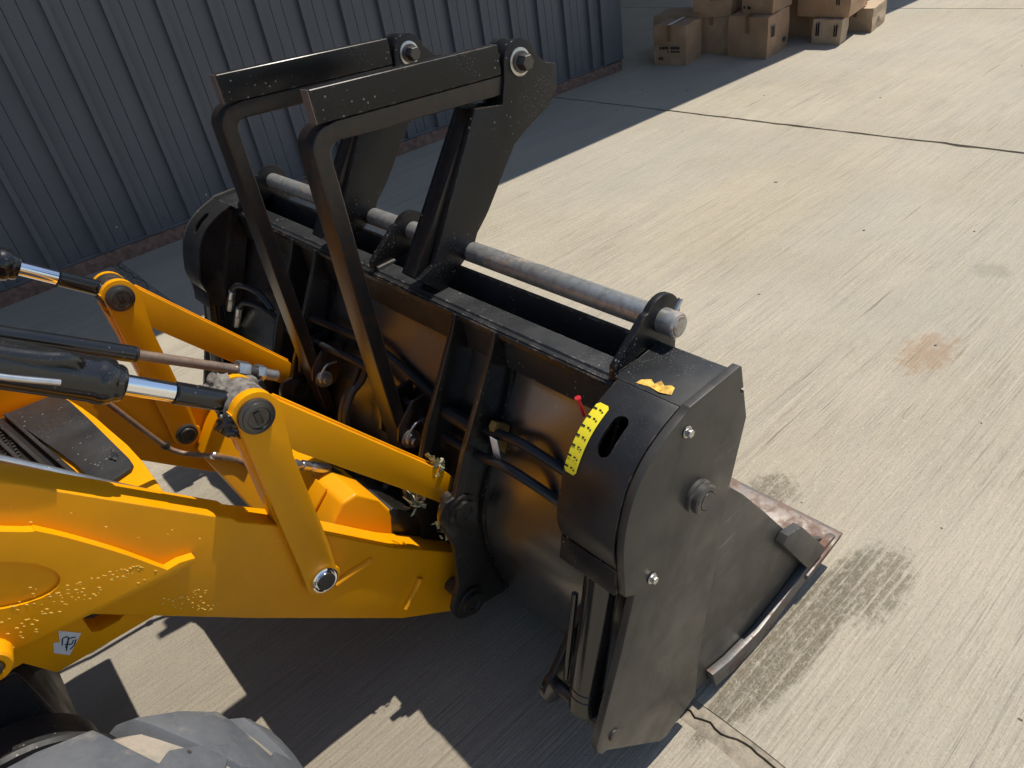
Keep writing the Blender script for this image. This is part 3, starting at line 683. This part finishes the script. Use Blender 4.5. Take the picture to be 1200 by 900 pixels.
# bell-crank levers with links
lever = [(.285, 1.150), (.279, 1.178)] + arc(.327, 1.150, .052, 150, 35, 8) + [(.385, 1.150), (.733, .692), (.746, .668), (.715, .592), (.705, .594), (.377, 1.012), (.369, 1.026), (.366, 1.010), (.364, .720), (.358, .640)] + arc(.318, .630, .046, 0, -180, 10) + [(.276, .70), (.277, .786)]
def build_lever(dy):
    ext("bell_crank", lever, 1.364 + dy, 1.3885 + dy, 'yellow', ld_, .003)
    ext("crank_web", [(.2795, 1.10), (.2765, .79), (.2765, .66), (.29, .66), (.29, .80), (.295, 1.10)], 1.389 + dy, 1.445 + dy, 'yellow', ld_, .002)
    ext("rear_ear", arc(.327, 1.150, .050, -30, 200, 14) + [(.283, 1.02), (.40, 1.0)], 1.468 + dy, 1.486 + dy, 'yellow', ld_, .003)
    ext("link_flange", [(.740, .690), (.385, 1.158), (.375, 1.150), (.733, .680)], 1.389 + dy, 1.400 + dy, 'yellow', ld_, .002)
    turned("lever_pin", (.325, 1.365 + dy, 1.150), (.325, 1.32 + dy, 1.150), [(0, .040), (.006, .041), (.012, .040), (.014, .034), (.018, .0335), (.020, .026), (.016, .024), (.016, 0)], 'pinsteel', ld_)
    box("pin_keeper", (.318, 1.344 + dy, 1.135), (.332, 1.349 + dy, 1.165), 'moldblack', ld_, .002)
    rod("lever_shaft", (.325, 1.389 + dy, 1.150), (.325, 1.484 + dy, 1.150), .024, 'pinsteel', ld_)
    turned("lower_pin", (.318, 1.365 + dy, .632), (.318, 1.33 + dy, .632), [(0, .036), (.010, .035), (.012, .031), (.010, .026), (.013, .0255), (.016, .024), (.016, 0)], 'chrome' if dy == 0 else 'pinsteel', ld_)
    rod("lower_pin_face", (.318, 1.352 + dy, .632), (.318, 1.346 + dy, .632), .0245, 'moldblack', ld_, .002)
    # tilt ram: barrel runs up and back, chrome rod, black eye
    A = Vector((.325, 1.430 + dy, 1.150)); D = Vector((-.368, 0, .318)).normalized()
    eye0 = A + D * .045
    bmq = bmesh.new(); lathe(bmq, A + Vector((0, -.036, 0)), A + Vector((0, .036, 0)), [(0, .025), (0, .046), (.003, .049), (.069, .049), (.072, .046), (.072, .025)]); fin("ram_eye", bmq, 'gaiter' if dy == 0 else 'pinsteel', ld_)
    rod("ram_rod_end", A + D * .03, A + D * .150, .0235, 'blackgloss', ld_)
    rod("ram_rod", A + D * .151, A + D * .62, .0205, 'chrome', ld_)
    bl = .252
    turned("ram_barrel", A + D * bl, A + D * (bl + 1.2), [(0, .022), (0, .034), (.006, .037), (.018, .037), (.020, .043), (.030, .046), (.045, .046), (.050, .044), (.055, .044), (1.19, .044), (1.2, 0)], 'blackgloss', ld_, 40)
build_lever(0); build_lever(DY)
# near ram feed pipe
hose("ram_feed_pipe", [(-.55, 1.39, 1.935), (-.20, 1.405, 1.633), (-.03, 1.408, 1.487), (.035, 1.405, 1.437), (.070, 1.405, 1.415), (.082, 1.41, 1.395), (.078, 1.42, 1.365)], .017, 'blackgloss', ld_)
hose("ram_feed_pipe", [(-.55, 1.365, 1.880), (-.20, 1.380, 1.585), (-.03, 1.380, 1.447), (.045, 1.382, 1.390)], .006, 'silver', ld_)
rod("pipe_union", (.080, 1.42, 1.385), (.075, 1.43, 1.345), .021, 'pinsteel', ld_)
# grey gaiter lumps around the rod end
def lump(name, c, r, mat, seed, amp=.4, parent=ld_, sc=(1, 1, 1)):
    bm = bmesh.new(); bmesh.ops.create_icosphere(bm, subdivisions=4, radius=r)
    for v in bm.verts:
        n_ = noise.fractal(v.co / r * 1.6 + Vector((seed, 0, 0)), .8, 2, 4); v.co *= 1 + amp * n_
        v.co = Vector((v.co.x * sc[0], v.co.y * sc[1], v.co.z * sc[2])) + Vector(c)
    return fin(name, bm, mat, parent, smooth=70)
bmq = bmesh.new(); A = Vector((.325, 1.395, 1.150))
for k_ in range(5): lathe(bmq, A + Vector((0, .002 + k_ * .013, 0)), A + Vector((0, 1, 0)), [(0, .040), (.001, .049), (.006, .053), (.011, .049), (.012, .040)])
fin("folded_gaiter", bmq, 'gaiter', ld_)
lump("grease_clot", (.298, 1.47, 1.185), .030, 'gaiter', 3, .6, sc=(1.2, 1.3, .8)); lump("grease_clot", (.285, 1.41, 1.135), .028, 'moldblack', 8, .5)
# black sleeve and rusty rod with nut
P0, P1 = Vector((.008, 1.62, 1.425)), Vector((.456, 1.62, 1.076)); D = (P1 - P0).normalized()
rod("black_sleeve", P0 - D * .9, P0 + D * .247, .0185, 'blackgloss', ld_, .002)
rod("sleeve_end", P0 + D * .245, P0 + D * .253, .0175, 'rubber', ld_, .002)
rod("rusted_rod", P0 + D * .25, P0 + D * .50, .0118, 'rustrod', ld_)
hexa("rod_nut", P0 + D * .480, P0 + D * .510, .024, 'steel', ld_)
rod("rod_collar", P0 + D * .510, P0 + D * .530, .017, 'pinsteel', ld_)
hexa("lock_nut", P0 + D * .530, P0 + D * .552, .022, 'steel', ld_)
rod("rod_tip", P0 + D * .553, P0 + D * .592, .0135, 'wornsteel', ld_)
box("rod_saddle", (.36, 1.59, 1.05), (.43, 1.64, 1.09), 'moldblack', ld_, .006, mtx=Matrix.Identity(4))
hose("rod_bracket", [(.335, 1.47, 1.16), (.37, 1.54, 1.13), (.40, 1.60, 1.09)], .020, 'gaiter', ld_)
# cross tube between the arms
ct = [(.322, .550), (.395, .640), (.470, .705), (.515, .705), (.570, .640), (.598, .565), (.57, .48), (.47, .42), (.37, .44), (.335, .50)]
ext("cross_shadow_plate", [(.585, .585), (.60, .585), (.735, .43), (.735, .36), (.72, .36), (.60, .47), (.57, .50)], 1.4825, 2.3255, 'moldblack', ld_, .003)  # dark plate added to block sun between cross tube and bucket
ext("cross_tube", ct, 1.4825, 2.3255, 'yellow', ld_, .010, seg=3)
ext("tube_pad", [(.405, .653), (.400, .660), (.466, .716), (.471, .709)], 1.56, 1.80, 'yellow', ld_, .003)
# fitting and black hose over the cross tube
hexa("hose_fitting", (.418, 1.62, .797), (.440, 1.625, .785), .015, 'silver', ld_)
turned("hose_fitting", (.440, 1.625, .785), (.520, 1.64, .700), [(0, 0), (0, .010), (.012, .010), (.013, .014), (.035, .014), (.036, .011), (.045, .012), (.05, .015), (.1, .015), (.112, .012), (.115, 0)], 'silver', ld_)
hose("hydraulic_hose", [(.515, 1.64, .705), (.56, 1.64, .62), (.60, 1.645, .54), (.65, 1.66, .50), (.70, 1.66, .53), (.74, 1.66, .60)], .013, 'rubber', ld_)
hose("hydraulic_hose", [(.555, 1.70, .68), (.60, 1.70, .58), (.64, 1.71, .52), (.69, 1.72, .51), (.75, 1.72, .58)], .013, 'rubber', ld_)
hose("hydraulic_hose", [(.835, 1.88, .80), (.80, 1.89, .745), (.757, 1.9, .712), (.711, 1.9, .642), (.706, 1.9, .555), (.728, 1.89, .43)], .012, 'rubber', ld_)
hose("hydraulic_hose", [(.832, 1.93, .78), (.79, 1.94, .715), (.747, 1.95, .672), (.712, 1.95, .602), (.710, 1.94, .525), (.728, 1.92, .42)], .012, 'rubber', ld_)
# thin pipes
hose("thin_pipe", [(.10, 2.30, 1.0), (.146, 2.285, .896), (.160, 2.28, .858), (.234, 2.28, .654), (.262, 2.27, .607), (.290, 2.25, .588), (.327, 2.20, .582), (.372, 2.05, .618), (.388, 1.95, .640)], .0085, 'rustrod', ld_)
rod("pipe_clip", (.236, 2.28, .650), (.245, 2.278, .634), .014, 'rubber', ld_)
rod("pipe_clip", (.340, 2.17, .590), (.346, 2.15, .595), .013, 'silver', ld_)
hose("silver_pipe", [(-.60, 1.505, 1.85), (-.104, 1.505, 1.246), (-.046, 1.505, 1.176), (.018, 1.505, 1.096), (.09, 1.503, 1.011), (.12, 1.50, .975)], .0095, 'silver', ld_)
hose("silver_pipe", [(-.60, 1.53, 1.83), (-.10, 1.53, 1.226), (.018, 1.53, 1.078), (.095, 1.52, .99), (.125, 1.50, .965)], .0075, 'rustrod', ld_)
# torn wrapping caught on the link tip
def rag(c, s, seed):
    bm = bmesh.new(); rr = random.Random(seed)
    for i in range(26):
        p = Vector(c) + Vector((rr.gauss(0, 1) * s[0], rr.gauss(0, 1) * s[1], rr.gauss(0, 1) * s[2])); d = Vector((rr.gauss(0, 1), rr.gauss(0, 1), rr.gauss(0, 1.6))).normalized() * rr.uniform(.012, .035)
        e = d.cross(Vector((rr.random(), rr.random(), rr.random()))).normalized() * rr.uniform(.004, .010)
        a, b, c_, d_ = p - e * .3, p + e, p + d + e * .6 + Vector((.003, 0, .002)), p + d * 1.1 - e
        bm.faces.new([bm.verts.new(q) for q in (a, b, c_)]); bm.faces.new([bm.verts.new(q) for q in (a, c_, d_)])
    o = fin("torn_wrapping", bm, 'wrap', ld_, smooth=0); o['kind'] = 'stuff'
rag((.712, 1.375, .725), (.008, .02, .016), 1); rag((.628, 1.39, .650), (.010, .012, .010), 2); rag((.700, 1.372, .545), (.010, .012, .028), 5); rag((.695, 1.375, .49), (.010, .012, .02), 6)
# nose of the bonnet with black grille
hd = bmesh.new()
top = [(.121, 1.63), (.124, 1.75), (.120, 1.86), (.109, 1.97), (.101, 2.06), (.087, 2.16), (.070, 2.25), (.05, 2.30), (-1.6, 2.31), (-1.6, 1.51), (.08, 1.505), (.108, 1.515), (.117, 1.545)]
lo_ = [hd.verts.new((x - (.0 if x < -1 else .02), y, .88)) for x, y in top]; hi_ = [hd.verts.new((x, y, .95 + (-x + .15) * .06)) for x, y in top]
hd.faces.new(lo_); hd.faces.new(hi_[::-1])
for i in range(len(top)): hd.faces.new((lo_[i], lo_[(i + 1) % len(top)], hi_[(i + 1) % len(top)], hi_[i]))
bmesh.ops.recalc_face_normals(hd, faces=hd.faces[:]); sharp_bevel(hd, .012, 4)
bonnet = fin("bonnet", hd, 'yellow', ld_)
box('chassis_shadow_block', (-1.6, 1.50, .42), (-.30, 2.28, .79), 'plastic', ld_, .02)  # body block added below the bonnet to cast shadow on the ground
box('nose_shadow_block', (-1.6, 1.62, .66), (.098, 2.24, .877), 'plastic', ld_, .01)  # hidden block added under the bonnet nose as a shadow caster
hb = [(-.62, .97), (-.66, 1.35), (-.80, 1.50), (-2.2, 1.62), (-2.2, .97)]
ext('unseen_engine_cover', hb, 1.55, 2.25, 'yellow', ld_, .03, seg=3)  # off-camera yellow body added for its reflection in the bucket back
def zt(x): return .95 + (-x + .15) * .06
def plate(name, poly, dz, th_, mat, parent, bev=.003):
    bm = bmesh.new(); a = [bm.verts.new((x, y, zt(x) + dz)) for x, y in poly]; b = [bm.verts.new((x, y, zt(x) + dz + th_)) for x, y in poly]
    bm.faces.new(a); bm.faces.new(b[::-1]); n = len(poly)
    for i in range(n): bm.faces.new((a[i], a[(i + 1) % n], b[(i + 1) % n], b[i]))
    bmesh.ops.recalc_face_normals(bm, faces=bm.faces[:]); sharp_bevel(bm, bev)
    return fin(name, bm, mat, parent)
gp = plate("grille_panel", [(.050, 2.28), (.068, 2.20), (.081, 2.05), (.091, 1.90), (.100, 1.77), (.099, 1.735), (.088, 1.718), (.050, 1.705), (.010, 1.70), (-.006, 1.86), (-.085, 2.28)], .001, .012, 'plastic', bonnet, .004)
plate("grille_badge_recess", [(.073, 1.775), (.086, 1.80), (.080, 1.84), (.064, 1.80)], .0135, .004, 'beam', bonnet, .001)
for i in range(3):
    x0 = .000 - i * .030
    plate("grille_slat", [(x0, 1.63), (x0 + .010, 1.63), (x0 - .078, 2.27), (x0 - .088, 2.27)], .002, .018, 'plastic', bonnet, .003)
plate("grille_bed", [(.030, 1.54), (-.075, 2.285), (-1.2, 2.285), (-1.2, 1.54)], .0005, .003, 'mesh', bonnet, .001)
bm = bmesh.new()
for i in range(26):
    for j in range(34):
        x = -.100 - i * .012; y = 1.56 + j * .020 + (i % 2) * .0085
        boxm(bm, (x - .003, y - .005, zt(x) + .003), (x + .003, y + .005, zt(x) + .009))
o = fin("grille_mesh", bm, 'plastic', bonnet, smooth=0); o['kind'] = 'stuff'
# dark axle hardware behind the wheel
turned("wheel_hub", (-.40, 1.20, .58), (-.40, 1.46, .58), [(0, 0), (0, .10), (.02, .13), (.03, .165), (.04, .172), (.05, .165), (.055, .15), (.11, .15), (.115, .19), (.125, .195), (.135, .19), (.14, .16), (.25, .15), (.25, 0)], 'plastic', ld_, 48)
# front wheel
WX, WZ, WY0, WY1, WR = -.420, .450, .86, 1.18, .47
wh = bpy.data.objects.new("front_wheel", None); S.collection.objects.link(wh); wh.parent = ld_
wh.location = Vector((WX, (WY0 + WY1) / 2, WZ)) - Vector(ld_.location)
W_ = WY1 - WY0
turned("tyre", (WX, WY0, WZ), (WX, WY1, WZ), [(.03, .26), (.0, .30), (-.005, .36), (.015, .42), (.05, .448), (W_ / 2, .460), (W_ - .05, .448), (W_ - .015, .42), (W_ + .005, .36), (W_, .30), (W_ - .03, .26)], 'tyreg', wh, 72)
turned("rim", (WX, WY0 + .05, WZ), (WX, WY1 - .03, WZ), [(0, 0), (0, .10), (.03, .22), (-.01, .262), (.02, .262), (W_ - .10, .262), (W_ - .1, 0)], 'yellow', wh, 48)
NB = 12
def block(side):
    bm = bmesh.new(); n = 7; sk = .30
    rows = []
    for j in range(n + 1):
        v = j / n; y = (WY0 - .004 + v * W_ * .62) if side == 0 else (WY1 + .004 - v * W_ * .62)
        edge = max(0, .22 - v) / .22
        r1 = WR - edge ** 2 * .035; r0 = .42 if edge > 0 else .445
        wd = .40 - .13 * v; a0 = sk * v ** 1.2
        rows.append([(r_, a0 + q * wd) for r_, q in ((r0, -.56), (r1, -.5), (r1, 0), (r1, .5), (r0, .56))] + [y])
    vv = [[bm.verts.new((WX + math.sin(a) * r_, rw[-1], WZ + math.cos(a) * r_)) for r_, a in rw[:-1]] for rw in rows]
    for p, q in zip(vv, vv[1:]):
        for k_ in range(4): bm.faces.new((p[k_], p[k_ + 1], q[k_ + 1], q[k_]))
    bm.faces.new(vv[0]); bm.faces.new(vv[-1][::-1])
    bmesh.ops.recalc_face_normals(bm, faces=bm.faces[:]); sharp_bevel(bm, .006, 2, 40)
    return bm
for side in (0, 1):
    base = fin("tread_block", block(side), 'tyre', wh)
    base.data.transform(Matrix.Translation((-WX, 0, -WZ))); L0 = base.location + Vector((WX, 0, WZ)); base.location = L0
    for i in range(NB):
        c = base if i == 0 else base.copy()
        if i: S.collection.objects.link(c)
        c.location = L0; c.rotation_euler = (0, 2 * math.pi * (i + (.5 if side else 0)) / NB, 0)
TA = math.atan2(.32, .34); TS = (WX + math.sin(TA) * .455, 1.04, WZ + math.cos(TA) * .455)
rod("tread_stone", (TS[0], TS[1], TS[2]), (TS[0] + .006, TS[1], TS[2] + .012), .011, 'pinsteel', wh, .004, 10)
